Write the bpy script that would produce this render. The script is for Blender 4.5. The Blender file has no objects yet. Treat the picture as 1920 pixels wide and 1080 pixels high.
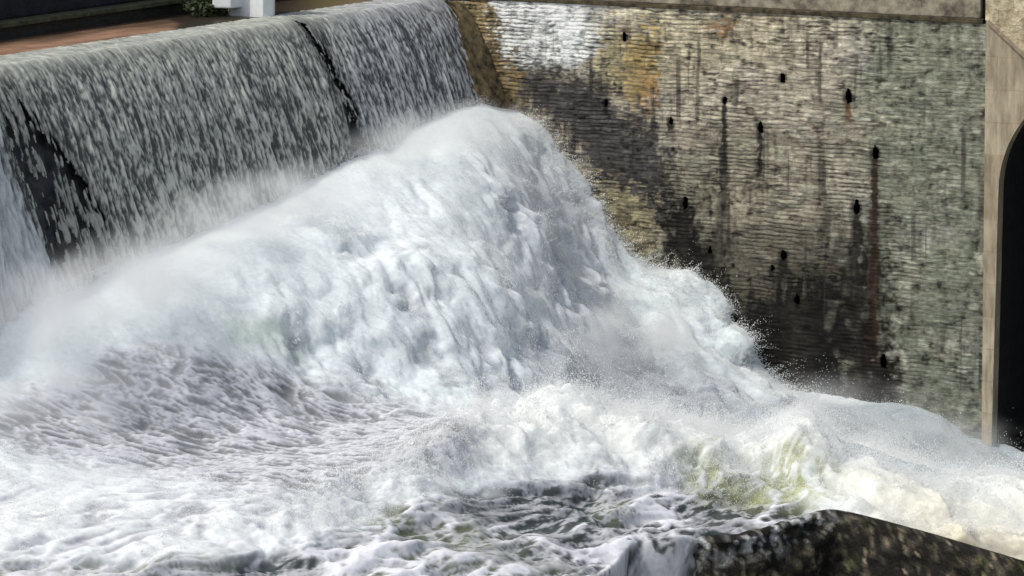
import bpy, math, random
import numpy as np

rng = np.random.default_rng(7)
random.seed(7)
scene = bpy.context.scene
COL = scene.collection

# ------------------------------------------------------------------ survey
# World axes: X downstream, Y towards the abutment wall (its face is Y = 0), Z up, crest of the weir at Z = 0.
F = 4533.0
HC = 4.3
AZ = math.radians(28.5)
PITCH = math.radians(3.0)
PPY = -400 + F * math.tan(PITCH)
FWD0 = np.array([-math.sin(AZ), math.cos(AZ), 0.0])
RIGHT = np.array([math.cos(AZ), math.sin(AZ), 0.0])
FWD = FWD0 * math.cos(PITCH) + np.array([0, 0, -math.sin(PITCH)])
UP = np.cross(RIGHT, FWD)
CAM = np.array([24.4, -42.9, HC])


def _ray(px, py):
    return FWD * F + RIGHT * (px - 960) + UP * (-(py - PPY))


def onz(px, py, z):
    d = _ray(px, py)
    return CAM + (z - CAM[2]) / d[2] * d


def onx(px, py, x):
    d = _ray(px, py)
    return CAM + (x - CAM[0]) / d[0] * d


def ony(px, py, y):
    d = _ray(px, py)
    return CAM + (y - CAM[1]) / d[1] * d


def survey(P):
    """photo coordinates of surveyed points (used to place stains and foam on the real surfaces)"""
    q = P - CAM
    d = q @ FWD
    return 960 + F * (q @ RIGHT) / d, PPY - F * (q @ UP) / d, d


# ------------------------------------------------------------------ noise
_p = np.random.default_rng(3).permutation(512).astype(np.int32)
PERM = np.concatenate([_p, _p, _p])
_g = np.random.default_rng(4).normal(size=(512, 3))
GRAD = (_g / np.linalg.norm(_g, axis=1)[:, None]).astype(np.float32)


def perlin(x, y, z=None, seed=0):
    x = np.asarray(x, np.float32) + seed * 17.31
    y = np.asarray(y, np.float32) + seed * 5.77
    z = np.zeros_like(x) if z is None else np.asarray(z, np.float32)
    z = z + seed * 9.13 + 0.37
    xi, yi, zi = np.floor(x), np.floor(y), np.floor(z)
    fx, fy, fz = x - xi, y - yi, z - zi
    xi = xi.astype(np.int64) & 511
    yi = yi.astype(np.int64) & 511
    zi = zi.astype(np.int64) & 511
    u = fx * fx * fx * (fx * (fx * 6 - 15) + 10)
    v = fy * fy * fy * (fy * (fy * 6 - 15) + 10)
    w = fz * fz * fz * (fz * (fz * 6 - 15) + 10)

    def g(a, b, c):
        h = PERM[PERM[PERM[(xi + a) & 511] + ((yi + b) & 511)] + ((zi + c) & 511)]
        G = GRAD[h]
        return G[..., 0] * (fx - a) + G[..., 1] * (fy - b) + G[..., 2] * (fz - c)

    x00 = g(0, 0, 0) * (1 - u) + g(1, 0, 0) * u
    x10 = g(0, 1, 0) * (1 - u) + g(1, 1, 0) * u
    x01 = g(0, 0, 1) * (1 - u) + g(1, 0, 1) * u
    x11 = g(0, 1, 1) * (1 - u) + g(1, 1, 1) * u
    y0 = x00 * (1 - v) + x10 * v
    y1 = x01 * (1 - v) + x11 * v
    return (y0 * (1 - w) + y1 * w) * 1.5


def fbm(x, y, z=None, o=4, seed=0, gain=0.5):
    s = 0
    a = 1.0
    t = 0
    f = 1.0
    for i in range(o):
        s = s + a * perlin(x * f, y * f, None if z is None else z * f, seed + i * 3)
        t += a
        a *= gain
        f *= 2.03
    return s / t


def billow(x, y, z=None, o=4, seed=0, gain=0.5):
    s = 0
    a = 1.0
    t = 0
    f = 1.0
    for i in range(o):
        s = s + a * np.abs(perlin(x * f, y * f, None if z is None else z * f, seed + i * 3))
        t += a
        a *= gain
        f *= 2.07
    return s / t


def sstep(a, b, x):
    t = np.clip((x - a) / (b - a), 0, 1)
    return t * t * (3 - 2 * t)


def mix(a, b, t):
    a = np.asarray(a, float)
    b = np.asarray(b, float)
    if np.ndim(t) and a.ndim <= 1 and b.ndim <= 1 and a.ndim + b.ndim > 0:
        return a * (1 - t[..., None]) + b * t[..., None]
    if np.ndim(t) and (a.ndim > np.ndim(t) or b.ndim > np.ndim(t)):
        t = t[..., None]
    return a * (1 - t) + b * t


def poly_sd(px, py, poly):
    """signed distance to a polygon, positive inside"""
    poly = np.asarray(poly, float)
    d = np.full(px.shape, 1e9)
    ins = np.zeros(px.shape, bool)
    for i in range(len(poly)):
        ax, ay = poly[i]
        bx, by = poly[(i + 1) % len(poly)]
        ex, ey = bx - ax, by - ay
        t = np.clip(((px - ax) * ex + (py - ay) * ey) / (ex * ex + ey * ey + 1e-9), 0, 1)
        d = np.minimum(d, np.hypot(px - ax - t * ex, py - ay - t * ey))
        c = (ay > py) != (by > py)
        ins ^= c & (px < (bx - ax) * (py - ay) / (by - ay + 1e-12) + ax)
    return np.where(ins, d, -d)


def line_y(px, pts):
    pts = np.asarray(pts, float)
    return np.interp(px, pts[:, 0], pts[:, 1])


# ------------------------------------------------------------------ mesh helpers
def link(name, me, mat, parent=None, smooth=True):
    o = bpy.data.objects.new(name, me)
    COL.objects.link(o)
    if mat:
        me.materials.append(mat)
    if parent:
        o.parent = parent
    if smooth:
        me.polygons.foreach_set('use_smooth', np.ones(len(me.polygons), bool))
    return o


def raw_mesh(name, V, Q, colors=None, n=4, **attrs):
    me = bpy.data.meshes.new(name)
    V = np.ascontiguousarray(V, np.float32)
    Q = np.ascontiguousarray(Q, np.int32)
    me.vertices.add(len(V))
    me.vertices.foreach_set('co', V.ravel())
    me.loops.add(Q.size)
    me.loops.foreach_set('vertex_index', Q.ravel())
    me.polygons.add(len(Q))
    me.polygons.foreach_set('loop_start', np.arange(len(Q), dtype=np.int32) * n)
    if colors is not None:
        a = me.color_attributes.new('tint', 'FLOAT_COLOR', 'POINT')
        c = np.ones((len(V), 4), np.float32)
        c[:, :3] = np.clip(colors, 0.002, 0.95)
        a.data.foreach_set('color', c.ravel())
    for k, v in attrs.items():
        a = me.attributes.new(k, 'FLOAT', 'POINT')
        a.data.foreach_set('value', np.ascontiguousarray(v, np.float32).ravel())
    me.update(calc_edges=True)
    me.validate()
    return me


def grid_mesh(name, V, keep=None, colors=None, flip=False, **attrs):
    """V (n, m, 3); keep: bool (n-1, m-1) cells to keep"""
    n, m = V.shape[:2]
    idx = np.arange(n * m).reshape(n, m)
    Q = np.stack([idx[:-1, :-1], idx[1:, :-1], idx[1:, 1:], idx[:-1, 1:]], -1)
    if flip:
        Q = Q[..., ::-1]
    Q = Q.reshape(-1, 4)
    if keep is not None:
        Q = Q[keep.ravel()]
    used = np.zeros(n * m, bool)
    used[Q.ravel()] = True
    remap = np.cumsum(used) - 1
    Q = remap[Q]
    V2 = V.reshape(-1, 3)[used]
    if colors is not None:
        colors = colors.reshape(-1, 3)[used]
    attrs = {k: v.ravel()[used] for k, v in attrs.items()}
    return raw_mesh(name, V2, Q, colors, **attrs)


def grid_normals(V):
    du = np.gradient(V, axis=0)
    dv = np.gradient(V, axis=1)
    N = np.cross(du, dv)
    N /= np.linalg.norm(N, axis=-1, keepdims=True) + 1e-9
    return N


class MB:
    def __init__(self):
        self.v = []
        self.f = []

    def box(self, lo, hi):
        b = len(self.v)
        x0, y0, z0 = lo
        x1, y1, z1 = hi
        self.v += [(x0, y0, z0), (x1, y0, z0), (x1, y1, z0), (x0, y1, z0), (x0, y0, z1), (x1, y0, z1), (x1, y1, z1), (x0, y1, z1)]
        self.f += [tuple(b + i for i in q) for q in [(0, 3, 2, 1), (4, 5, 6, 7), (0, 1, 5, 4), (1, 2, 6, 5), (2, 3, 7, 6), (3, 0, 4, 7)]]
        return self

    def tube(self, a, b, r, n=8):
        a = np.array(a, float)
        b = np.array(b, float)
        d = b - a
        d /= np.linalg.norm(d)
        u = np.cross(d, [0, 0, 1] if abs(d[2]) < .9 else [1, 0, 0])
        u /= np.linalg.norm(u)
        w = np.cross(d, u)
        k = len(self.v)
        for p in (a, b):
            for i in range(n):
                t = 2 * math.pi * i / n
                self.v.append(tuple(p + r * (math.cos(t) * u + math.sin(t) * w)))
        for i in range(n):
            j = (i + 1) % n
            self.f.append((k + i, k + j, k + n + j, k + n + i))
        self.f.append(tuple(k + i for i in range(n))[::-1])
        self.f.append(tuple(k + n + i for i in range(n)))
        return self

    def prism(self, prof, axis, a, b):
        """extrude a polygon of (p, q) along axis 'x' or 'y' or 'z'"""
        k = len(self.v)
        n = len(prof)
        for s in (a, b):
            for p, q in prof:
                self.v.append({'x': (s, p, q), 'y': (p, s, q), 'z': (p, q, s)}[axis])
        for i in range(n):
            j = (i + 1) % n
            self.f.append((k + i, k + j, k + n + j, k + n + i))
        self.f.append(tuple(k + i for i in range(n))[::-1])
        self.f.append(tuple(k + n + i for i in range(n)))
        return self

    def build(self, name, mat, parent=None, bevel=0, smooth=False):
        import bmesh
        me = bpy.data.meshes.new(name)
        me.from_pydata(self.v, [], self.f)
        bm = bmesh.new()
        bm.from_mesh(me)
        bmesh.ops.recalc_face_normals(bm, faces=bm.faces)
        if bevel:
            bmesh.ops.bevel(bm, geom=bm.edges[:], offset=bevel, segments=2, affect='EDGES', profile=.6)
        bm.to_mesh(me)
        bm.free()
        return link(name, me, mat, parent, smooth)


def tag(o, label=None, cat=None, group=None, kind=None):
    for k, v in (('label', label), ('category', cat), ('group', group), ('kind', kind)):
        if v:
            o[k] = v
    return o


def empty(name, loc):
    o = bpy.data.objects.new(name, None)
    COL.objects.link(o)
    o.location = loc
    return o


def adopt(o, root):
    """child of a root Empty that is not at the origin, geometry kept in place"""
    o.parent = root
    from mathutils import Matrix
    o.matrix_parent_inverse = Matrix.Translation(-root.location)
    return o


# ------------------------------------------------------------------ materials
def new_mat(name):
    m = bpy.data.materials.new(name)
    m.use_nodes = True
    nt = m.node_tree
    b = nt.nodes['Principled BSDF']
    return m, nt, b


def nd(nt, t, **kw):
    n = nt.nodes.new(t)
    for k, v in kw.items():
        setattr(n, k, v)
    return n


def noise_node(nt, scale, detail=4, rough=.55, vec=None, sc=(1, 1, 1)):
    tc = nd(nt, 'ShaderNodeTexCoord')
    mp = nd(nt, 'ShaderNodeMapping')
    mp.inputs['Scale'].default_value = sc
    nt.links.new(tc.outputs['Object'], mp.inputs[0])
    n = nd(nt, 'ShaderNodeTexNoise')
    n.inputs['Scale'].default_value = scale
    n.inputs['Detail'].default_value = detail
    n.inputs['Roughness'].default_value = rough
    nt.links.new(mp.outputs[0], n.inputs['Vector'])
    return n


def tint_material(name, rough, spec=.5, nscale=18, nsc=(1, 1, 1), namp=.35, bump=.02, bscale=30, bsc=(1, 1, 1)):
    """colour attribute 'tint' (stains, foam cover) times a fine mottle, with a noise bump"""
    m, nt, b = new_mat(name)
    at = nd(nt, 'ShaderNodeAttribute', attribute_name='tint')
    n = noise_node(nt, nscale, 5, .6, sc=nsc)
    mr = nd(nt, 'ShaderNodeMapRange')
    mr.inputs['From Min'].default_value = .3
    mr.inputs['From Max'].default_value = .7
    mr.inputs['To Min'].default_value = 1 - namp
    mr.inputs['To Max'].default_value = 1 + namp
    nt.links.new(n.outputs['Fac'], mr.inputs['Value'])
    mul = nd(nt, 'ShaderNodeMix', data_type='RGBA', blend_type='MULTIPLY')
    mul.inputs['Factor'].default_value = 1
    nt.links.new(at.outputs['Color'], mul.inputs['A'])
    nt.links.new(mr.outputs['Result'], mul.inputs['B'])
    nt.links.new(mul.outputs['Result'], b.inputs['Base Color'])
    b.inputs['Roughness'].default_value = rough
    b.inputs['Specular IOR Level'].default_value = spec
    if bump:
        n2 = noise_node(nt, bscale, 4, .6, sc=bsc)
        bp = nd(nt, 'ShaderNodeBump')
        bp.inputs['Strength'].default_value = 1
        bp.inputs['Distance'].default_value = bump
        nt.links.new(n2.outputs['Fac'], bp.inputs['Height'])
        nt.links.new(bp.outputs['Normal'], b.inputs['Normal'])
    return m, nt, b


def plain_material(name, col, rough=.8, mott=.3, nscale=8, bump=.01, spec=.4, sc=(1, 1, 1), col2=None):
    m, nt, b = new_mat(name)
    n = noise_node(nt, nscale, 6, .65, sc=sc)
    r = nd(nt, 'ShaderNodeValToRGB')
    c2 = col2 or tuple(c * (1 - mott) for c in col)
    r.color_ramp.elements[0].position = .35
    r.color_ramp.elements[0].color = (*c2, 1)
    r.color_ramp.elements[1].position = .65
    r.color_ramp.elements[1].color = (*[min(.9, c * (1 + mott * .4)) for c in col], 1)
    nt.links.new(n.outputs['Fac'], r.inputs['Fac'])
    nt.links.new(r.outputs['Color'], b.inputs['Base Color'])
    b.inputs['Roughness'].default_value = rough
    b.inputs['Specular IOR Level'].default_value = spec
    if bump:
        bp = nd(nt, 'ShaderNodeBump')
        bp.inputs['Distance'].default_value = bump
        nt.links.new(n.outputs['Fac'], bp.inputs['Height'])
        nt.links.new(bp.outputs['Normal'], b.inputs['Normal'])
    return m


def foam_material(name, nscale=22, bump=.012, sss=False):
    """wet water / foam: 'tint' is the colour, 'foam' the cover; bare water is glossy"""
    m, nt, b = tint_material(name, .5, .5, nscale=nscale, namp=.10, bump=bump, bscale=26)
    at = nd(nt, 'ShaderNodeAttribute', attribute_name='foam')
    mr = nd(nt, 'ShaderNodeMapRange')
    mr.inputs['To Min'].default_value = .16
    mr.inputs['To Max'].default_value = .75
    nt.links.new(at.outputs['Fac'], mr.inputs['Value'])
    nt.links.new(mr.outputs['Result'], b.inputs['Roughness'])
    b.inputs['IOR'].default_value = 1.33
    b.inputs['Specular IOR Level'].default_value = .3
    if sss:
        b.inputs['Subsurface Radius'].default_value = (.14, .14, .14)
        b.inputs['Subsurface Scale'].default_value = 1.0
        nt.links.new(at.outputs['Fac'], b.inputs['Subsurface Weight'])
    return m


# ------------------------------------------------------------------ river surface
CK, CP = 1.75, 1.5                     # profile of the falling sheet: z = -CK * x ** CP


def toe(px, py):
    x = 1.3
    for _ in range(6):
        p = onx(px, py, x)
        x = (max(-p[2], .1) / CK) ** (1 / CP)
    return onx(px, py, x)


TOE = [(900, 192), (830, 215), (760, 245), (700, 275), (640, 305), (570, 340), (500, 378), (420, 415), (350, 445), (270, 480), (200, 505), (100, 545), (0, 585)]
ctrl = [(x_, y_, -3.42 + .01 * y_ + .17 - (.55 * (x_ - 1.5) if x_ > 1.5 else 0)) for y_ in (-18, -20, -22.5, -25, -27) for x_ in (.2, 1.5, 2.4)]
ctrl = [np.array(q) for q in ctrl]
for q in TOE:
    p = toe(*q)
    ctrl.append(p)
    ctrl.append((0.0, p[1], p[2] + .1))
WALLP = [(890, 196), (980, 215), (1040, 260), (1090, 325), (1125, 390), (1150, 450), (1200, 482), (1260, 502), (1330, 525), (1380, 580), (1410, 640), (1450, 722), (1520, 738), (1580, 730), (1650, 752), (1750, 778), (1850, 828), (1920, 850), (2100, 880)]
for q in WALLP:
    p = ony(*q, 0)
    ctrl.append(p)
    ctrl.append((p[0], .8, p[2]))
SURF = [
    # brow of the mound and the face below it
    (940, 255, -2.45), (850, 330, -2.75), (750, 300, -2.55), (760, 380, -2.95), (650, 430, -3.15), (500, 510, -3.32), (350, 550, -3.42), (200, 570, -3.42), (80, 620, -3.55),
    (1000, 400, -3.55), (1050, 500, -4.5), (950, 520, -4.15), (850, 520, -3.85), (850, 620, -4.5), (720, 560, -3.9), (600, 620, -4.2), (950, 640, -4.9), (1050, 620, -5.3),
    (1120, 540, -5.25), (1180, 580, -5.7), (1280, 640, -6.1), (1150, 680, -6.05), (1000, 740, -5.65), (880, 760, -5.4), (700, 720, -4.95), (780, 650, -4.6),
    (1300, 760, -6.7), (1200, 780, -6.4), (1420, 780, -7.1), (1600, 830, -7.5), (1750, 870, -7.7), (1880, 910, -7.9), (1350, 830, -7.0),
    # the trough
    (450, 660, -4.2), (300, 650, -3.95), (550, 740, -4.85), (750, 800, -5.3), (600, 850, -5.15), (300, 780, -4.65), (100, 750, -4.3), (400, 880, -4.95), (0, 700, -4.0), (-200, 800, -4.25),
    # the standing wave
    (900, 805, -4.95), (1000, 800, -5.05), (1100, 800, -5.2), (1250, 838, -5.5), (1400, 850, -5.65), (1500, 818, -5.55), (1560, 850, -5.7), (1650, 892, -5.95), (1780, 915, -6.1), (1920, 935, -6.3), (2100, 960, -6.5),
    (780, 860, -4.95), (650, 915, -4.9), (500, 960, -4.85), (200, 985, -4.75), (0, 1000, -4.7), (-200, 1020, -4.6),
    # in front of the wave
    (700, 960, -5.2), (900, 930, -5.35), (1100, 930, -5.6), (1300, 930, -5.85), (1450, 930, -5.95), (1600, 950, -6.05), (1750, 985, -6.2), (1920, 1040, -6.4),
    (960, 1080, -5.7), (500, 1080, -5.25), (0, 1080, -4.9), (1150, 1040, -5.9), (1300, 1000, -6.0), (800, 1250, -5.9), (0, 1250, -5.2), (1300, 1250, -6.6), (1900, 1250, -7.0), (-300, 1150, -5.0),
]
for a, b_, z in SURF:
    ctrl.append(onz(a, b_, z))
ctrl = np.array(ctrl)


def rbf_fit(C, lam=.25):
    n = len(C)
    d = np.hypot(C[:, None, 0] - C[None, :, 0], C[:, None, 1] - C[None, :, 1])
    K = np.where(d > 0, d * d * np.log(d + 1e-12), 0) + lam * np.eye(n)
    Pm = np.c_[np.ones(n), C[:, 0], C[:, 1]]
    A = np.block([[K, Pm], [Pm.T, np.zeros((3, 3))]])
    return np.linalg.solve(A, np.r_[C[:, 2], 0, 0, 0])


RB = rbf_fit(ctrl)


def base_z(x, y):
    z = RB[-3] + RB[-2] * x + RB[-1] * y
    for c, w in zip(ctrl, RB):
        r2 = (x - c[0]) ** 2 + (y - c[1]) ** 2
        z = z + w * .5 * r2 * np.log(r2 + 1e-9)
    return z


STEP = .027
xs = np.arange(.3, 21.0, STEP)
ys = np.arange(.12, -27.0, -STEP)
# coarse base, bilinearly refined (the base is smooth)
cx = np.linspace(xs[0], xs[-1], 180)
cy = np.linspace(ys[0], ys[-1], 220)
CX, CY = np.meshgrid(cx, cy, indexing='ij')
CZ = base_z(CX, CY)


def refine(Z):
    fx = np.clip((xs - cx[0]) / (cx[1] - cx[0]), 0, len(cx) - 1.001)
    fy = np.clip((ys - cy[0]) / (cy[1] - cy[0]), 0, len(cy) - 1.001)
    ix, iy = fx.astype(int), fy.astype(int)
    tx, ty = (fx - ix)[:, None], (fy - iy)[None]
    g = lambda a, b: Z[np.ix_(ix + a, iy + b)]
    return (g(0, 0) * (1 - tx) + g(1, 0) * tx) * (1 - ty) + (g(0, 1) * (1 - tx) + g(1, 1) * tx) * ty


X, Y = np.meshgrid(xs, ys, indexing='ij')
Z = refine(CZ)
V = np.stack([X, Y, Z], -1)
PX, PY, PD = survey(V.reshape(-1, 3))
PX, PY = PX.reshape(X.shape), PY.reshape(X.shape)
inframe = (PX > -640) & (PX < 2350) & (PY < 1330)

# region weights (1 inside)
wob = 26 * fbm(X * 1.1, Y * 1.1, o=3, seed=40)
TROUGH = [(250, 625), (330, 640), (500, 680), (640, 718), (800, 760), (915, 800), (895, 850), (810, 885), (670, 925), (510, 950), (380, 930), (200, 890), (60, 870), (-100, 800), (60, 720), (180, 690)]
FRONT = [(1480, 905), (1580, 960), (1700, 1000), (1960, 1060), (1960, 1300), (-300, 1300), (-300, 1090), (0, 1035), (180, 1035), (420, 1035), (600, 1000), (740, 935), (860, 900), (1000, 880), (1150, 870), (1280, 880)]
w_trough = sstep(-30, 45, poly_sd(PX + wob * 1.6, PY + wob, TROUGH))
w_front = sstep(-14, 40, poly_sd(PX + wob, PY + wob, FRONT))
RIDGE = [(-300, 1015), (0, 1000), (200, 985), (500, 960), (650, 915), (780, 855), (900, 805), (1100, 800), (1250, 838), (1400, 850), (1500, 818), (1560, 850), (1650, 892), (1780, 915), (1920, 935), (2200, 960)]
ry = line_y(PX, RIDGE)
w_ridge = sstep(-45, 0, PY - ry) * (1 - sstep(30, 110, PY - ry)) * sstep(300, 750, PX)
w_calm = sstep(1330, 1520, PX + .5 * wob) * sstep(-40, 10, ry - 30 - PY) * sstep(0, 25, PY - 735)      # smooth foam under the wall, in shade
w_top = sstep(25, 0, np.abs(0)) if False else 0
ty = line_y(PX, sorted(TOE))
w_toe = (1 - sstep(10, 120, PY - ty)) * (PX < 1050)            # boiling shelf just below the sheet, soft
w_cas = np.clip(1 - w_trough - w_front - w_calm, 0, 1)

hol = np.zeros(X.shape)
wo2 = 24 * fbm(X * 2.2, Y * 2.2, Z * 2.2, o=3, seed=41)
wo3 = 24 * fbm(X * 2.2, Y * 2.2, Z * 2.2, o=3, seed=42)
for hx, hy, ra, rb, dg in [(820, 665, 62, 24, 52), (1000, 640, 60, 26, 48), (705, 715, 40, 16, 30), (930, 745, 55, 20, 50), (1235, 690, 46, 30, 40), (1330, 790, 44, 24, 30), (1060, 470, 60, 18, 62), (1130, 740, 60, 26, 35), (560, 650, 46, 18, 50), (960, 400, 40, 12, 60), (770, 560, 46, 13, 48)]:
    ca, sa = math.cos(math.radians(dg)), math.sin(math.radians(dg))
    dx_, dy_ = PX - hx + wo2, PY - hy + wo3
    hol = np.maximum(hol, np.exp(-((dx_ * ca + dy_ * sa) / ra) ** 2 - ((-dx_ * sa + dy_ * ca) / rb) ** 2))
N0 = grid_normals(V)
N0 *= np.sign(N0[..., 2:3])
# turbulent displacement; domain dragged along the flow (towards +X and down)
fx_, fy_ = X - .35 * Z, Y + .12 * X
wx = .35 * fbm(X * .9, Y * .9, Z * .9, o=2, seed=11)
wy = .35 * fbm(X * .9, Y * .9, Z * .9, o=2, seed=12)
Bx, By, Bz = fx_ * .62 + wx, fy_ + wy, Z * .62
b1 = billow(Bx * .75, By * .75, Bz * .75, o=1, seed=20) - .25
b2 = billow(Bx * 1.9, By * 1.9, Bz * 1.9, o=1, seed=21) - .25
b3 = billow(Bx * 4.3, By * 4.3, Bz * 4.3, o=2, seed=22) - .25
b4 = billow(Bx * 11, By * 11, Bz * 11, o=2, seed=23) - .25
rough_env = .35 + .55 * sstep(-.25, .35, fbm(X * .45, Y * .45, Z * .45, o=2, seed=30))
lowr = sstep(-160, 160, (PX - 760) * .55 + (PY - 470) * .8)          # the cascade breaks up more lower down and towards the wall
rough_env = rough_env * (.45 + .75 * lowr)
shoul0 = sstep(-30, 50, poly_sd(PX + wob, PY + wob, [(1160, 490), (1300, 530), (1340, 630), (1280, 720), (1100, 770), (1050, 690), (1090, 590)]))
amp = w_cas * (1 - .6 * shoul0) * rough_env * (1 - .7 * w_toe) * (.3 + .7 * sstep(150, 520, PX))
st1 = fbm(X * .8 + wx, (Y + .35 * X) * 3.0 + wy, Z * 1.0, o=3, seed=24)      # strands drawn out along the flow
D = amp * (.50 * b1 + .27 * b2 + .09 * b3 + .04 * b4 + .05 * st1)
_a, _b = onz(560, 1010, -5.3), onz(1280, 880, -5.8)
_d = (_b - _a)[:2] / np.linalg.norm((_b - _a)[:2])
FU, FVv = X * _d[0] + Y * _d[1], -X * _d[1] + Y * _d[0]
FU = FU + .5 * fbm(X * .7, Y * .7, o=2, seed=58)
FVv = FVv + .35 * fbm(X * .7, Y * .7, o=2, seed=59)
D -= .20 * hol * w_cas
# trough: short chop, long across the view
c1 = fbm(X * 1.6, Y * 1.6, o=2, seed=50)
ru_, rv_ = X * RIGHT[0] + Y * RIGHT[1], X * FWD0[0] + Y * FWD0[1]
c2 = 1 - np.abs(fbm(ru_ * 2.6 + 1.1 * c1 + .5 * rv_, rv_ * 4.6 + 1.1 * c1, o=4, seed=51)) * 2.3
c3 = 1 - np.abs(fbm(X * 12, Y * 9, o=2, seed=52)) * 2.2
D += w_trough * (.12 * c1 + .05 * c2 + .012 * c3)
# front: steeper broken waves
f0 = fbm(FU * .35, FVv * .7, o=2, seed=60)
f1 = fbm(FU * .55 + .5 * f0, FVv * 1.5 + .5 * f0, o=2, seed=61)
f2 = 1 - np.abs(fbm(FU * .95 + .8 * f1, FVv * 2.3 + .8 * f1, o=3, seed=62)) * 2.4
f3 = 1 - np.abs(fbm(FU * 3.2 + .8 * f1, FVv * 6.0 + .8 * f1, o=3, seed=63)) * 2.4
D += w_front * (.34 * f1 + .10 * f2 + .02 * f3 - .08)
# ridge: ragged crest
rg = fbm(X * 2.0, Y * 2.0, o=3, seed=70)
sunlit_w = sstep(1560, 1680, PX)
rg2 = fbm(FU * .9, FVv * 2.2, o=2, seed=71)
D += (.24 + .22 * rg2 + .10 * fbm(FU * 3.0, FVv * 5.0, o=3, seed=72)) * np.exp(-((PY - ry - 12) / 38) ** 2) * sstep(640, 900, PX) * sstep(1420, 1300, PX)
D += w_ridge * (.16 * b1 + .26 * np.clip(rg, -.3, 1) * (1 - .5 * sunlit_w) + .04 * f3 * (1 - .6 * sunlit_w))
D += .34 * np.exp(-((PX - 1500) / 55) ** 2 - ((PY - 830) / 45) ** 2) * (PY < 900)
# the river drops away in front of the concrete ledge
LEDGE_PX = [(1090, 1320), (1122, 1110), (1150, 1045), (1190, 1006), (1280, 1010), (1390, 1006), (1470, 985), (1560, 958), (1740, 1000), (1920, 1050), (2200, 1125)]
led = (PY - line_y(PX, LEDGE_PX)) * sstep(1105, 1150, PX)
D -= sstep(6, 60, PY - line_y(PX, LEDGE_PX)) * (PX > 1090) * 2.2
D += w_calm * (.22 * b1 + .18 * b2 + .05 * b3 + .02 * b4)
side = np.stack([fbm(Bx * 2, By * 2, Bz * 2, o=2, seed=80), fbm(Bx * 2, By * 2, Bz * 2, o=2, seed=81), np.zeros_like(X)], -1)
VD = V + N0 * D[..., None] + side * (amp * .16)[..., None]
VD[..., 1] = np.minimum(VD[..., 1], .14)

# cover: water colour, some sun and shade painted in, and foam amount
white = np.array([.79, .85, .865])
lilac = np.array([.60, .61, .66])
c = np.ones(X.shape + (3,)) * white
foam = np.ones(X.shape)
# cascade: lilac-grey in the creases, thinner foam in scattered patches
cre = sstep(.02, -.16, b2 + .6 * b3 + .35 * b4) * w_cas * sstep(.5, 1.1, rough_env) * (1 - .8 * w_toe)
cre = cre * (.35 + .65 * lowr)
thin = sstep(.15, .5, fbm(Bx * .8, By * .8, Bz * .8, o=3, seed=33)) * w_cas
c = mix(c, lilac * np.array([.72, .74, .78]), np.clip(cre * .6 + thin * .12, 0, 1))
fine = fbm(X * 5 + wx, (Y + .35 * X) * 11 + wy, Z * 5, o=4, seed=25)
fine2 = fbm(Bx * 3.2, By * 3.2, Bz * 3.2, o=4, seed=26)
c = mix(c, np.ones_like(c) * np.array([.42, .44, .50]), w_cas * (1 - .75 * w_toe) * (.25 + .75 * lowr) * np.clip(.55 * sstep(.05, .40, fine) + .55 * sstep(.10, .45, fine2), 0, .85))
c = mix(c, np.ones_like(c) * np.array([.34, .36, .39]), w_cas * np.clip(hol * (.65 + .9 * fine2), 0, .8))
shoul = sstep(-30, 50, poly_sd(PX + wob, PY + wob, [(1160, 490), (1330, 540), (1390, 630), (1300, 740), (1100, 770), (1050, 690), (1090, 590)]))
c = mix(c, np.ones_like(c) * np.array([.66, .725, .745]), shoul * .6)
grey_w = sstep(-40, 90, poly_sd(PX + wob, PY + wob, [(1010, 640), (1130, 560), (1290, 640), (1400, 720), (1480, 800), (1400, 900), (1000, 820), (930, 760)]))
c = mix(c, np.ones_like(c) * np.array([.37, .40, .44]), grey_w * .85)  # shade of the mound painted into the foam below it
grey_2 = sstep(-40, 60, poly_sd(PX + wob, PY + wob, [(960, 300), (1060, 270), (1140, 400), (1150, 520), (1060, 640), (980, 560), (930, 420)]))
c = mix(c, np.ones_like(c) * np.array([.56, .58, .63]), grey_2 * .5)  # shaded downstream face of the mound, painted greyer
c = mix(c, np.ones_like(c) * np.array([.84, .86, .85]), w_ridge * .9 * sstep(700, 900, PX))
# trough: lace over lilac-grey water
tr = np.array([.275, .285, .295])
RU, RVv = X * RIGHT[0] + Y * RIGHT[1], X * FWD0[0] + Y * FWD0[1]
net = sstep(.46, .92, c2 * .75 + .25 * c3 + .22 * c1)
tcol = mix(tr * .9, np.array([.58, .59, .64]), net)
patch = sstep(-.15, .30, fbm(X * .5, Y * .7, o=3, seed=55)) * (.25 + .75 * sstep(520, 200, PX))
tcol = mix(tcol, np.ones_like(c) * np.array([.58, .60, .65]), patch * .35)
c = mix(c, tcol, w_trough)
foam = foam * (1 - w_trough * (1 - (.4 + .6 * net)))
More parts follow.
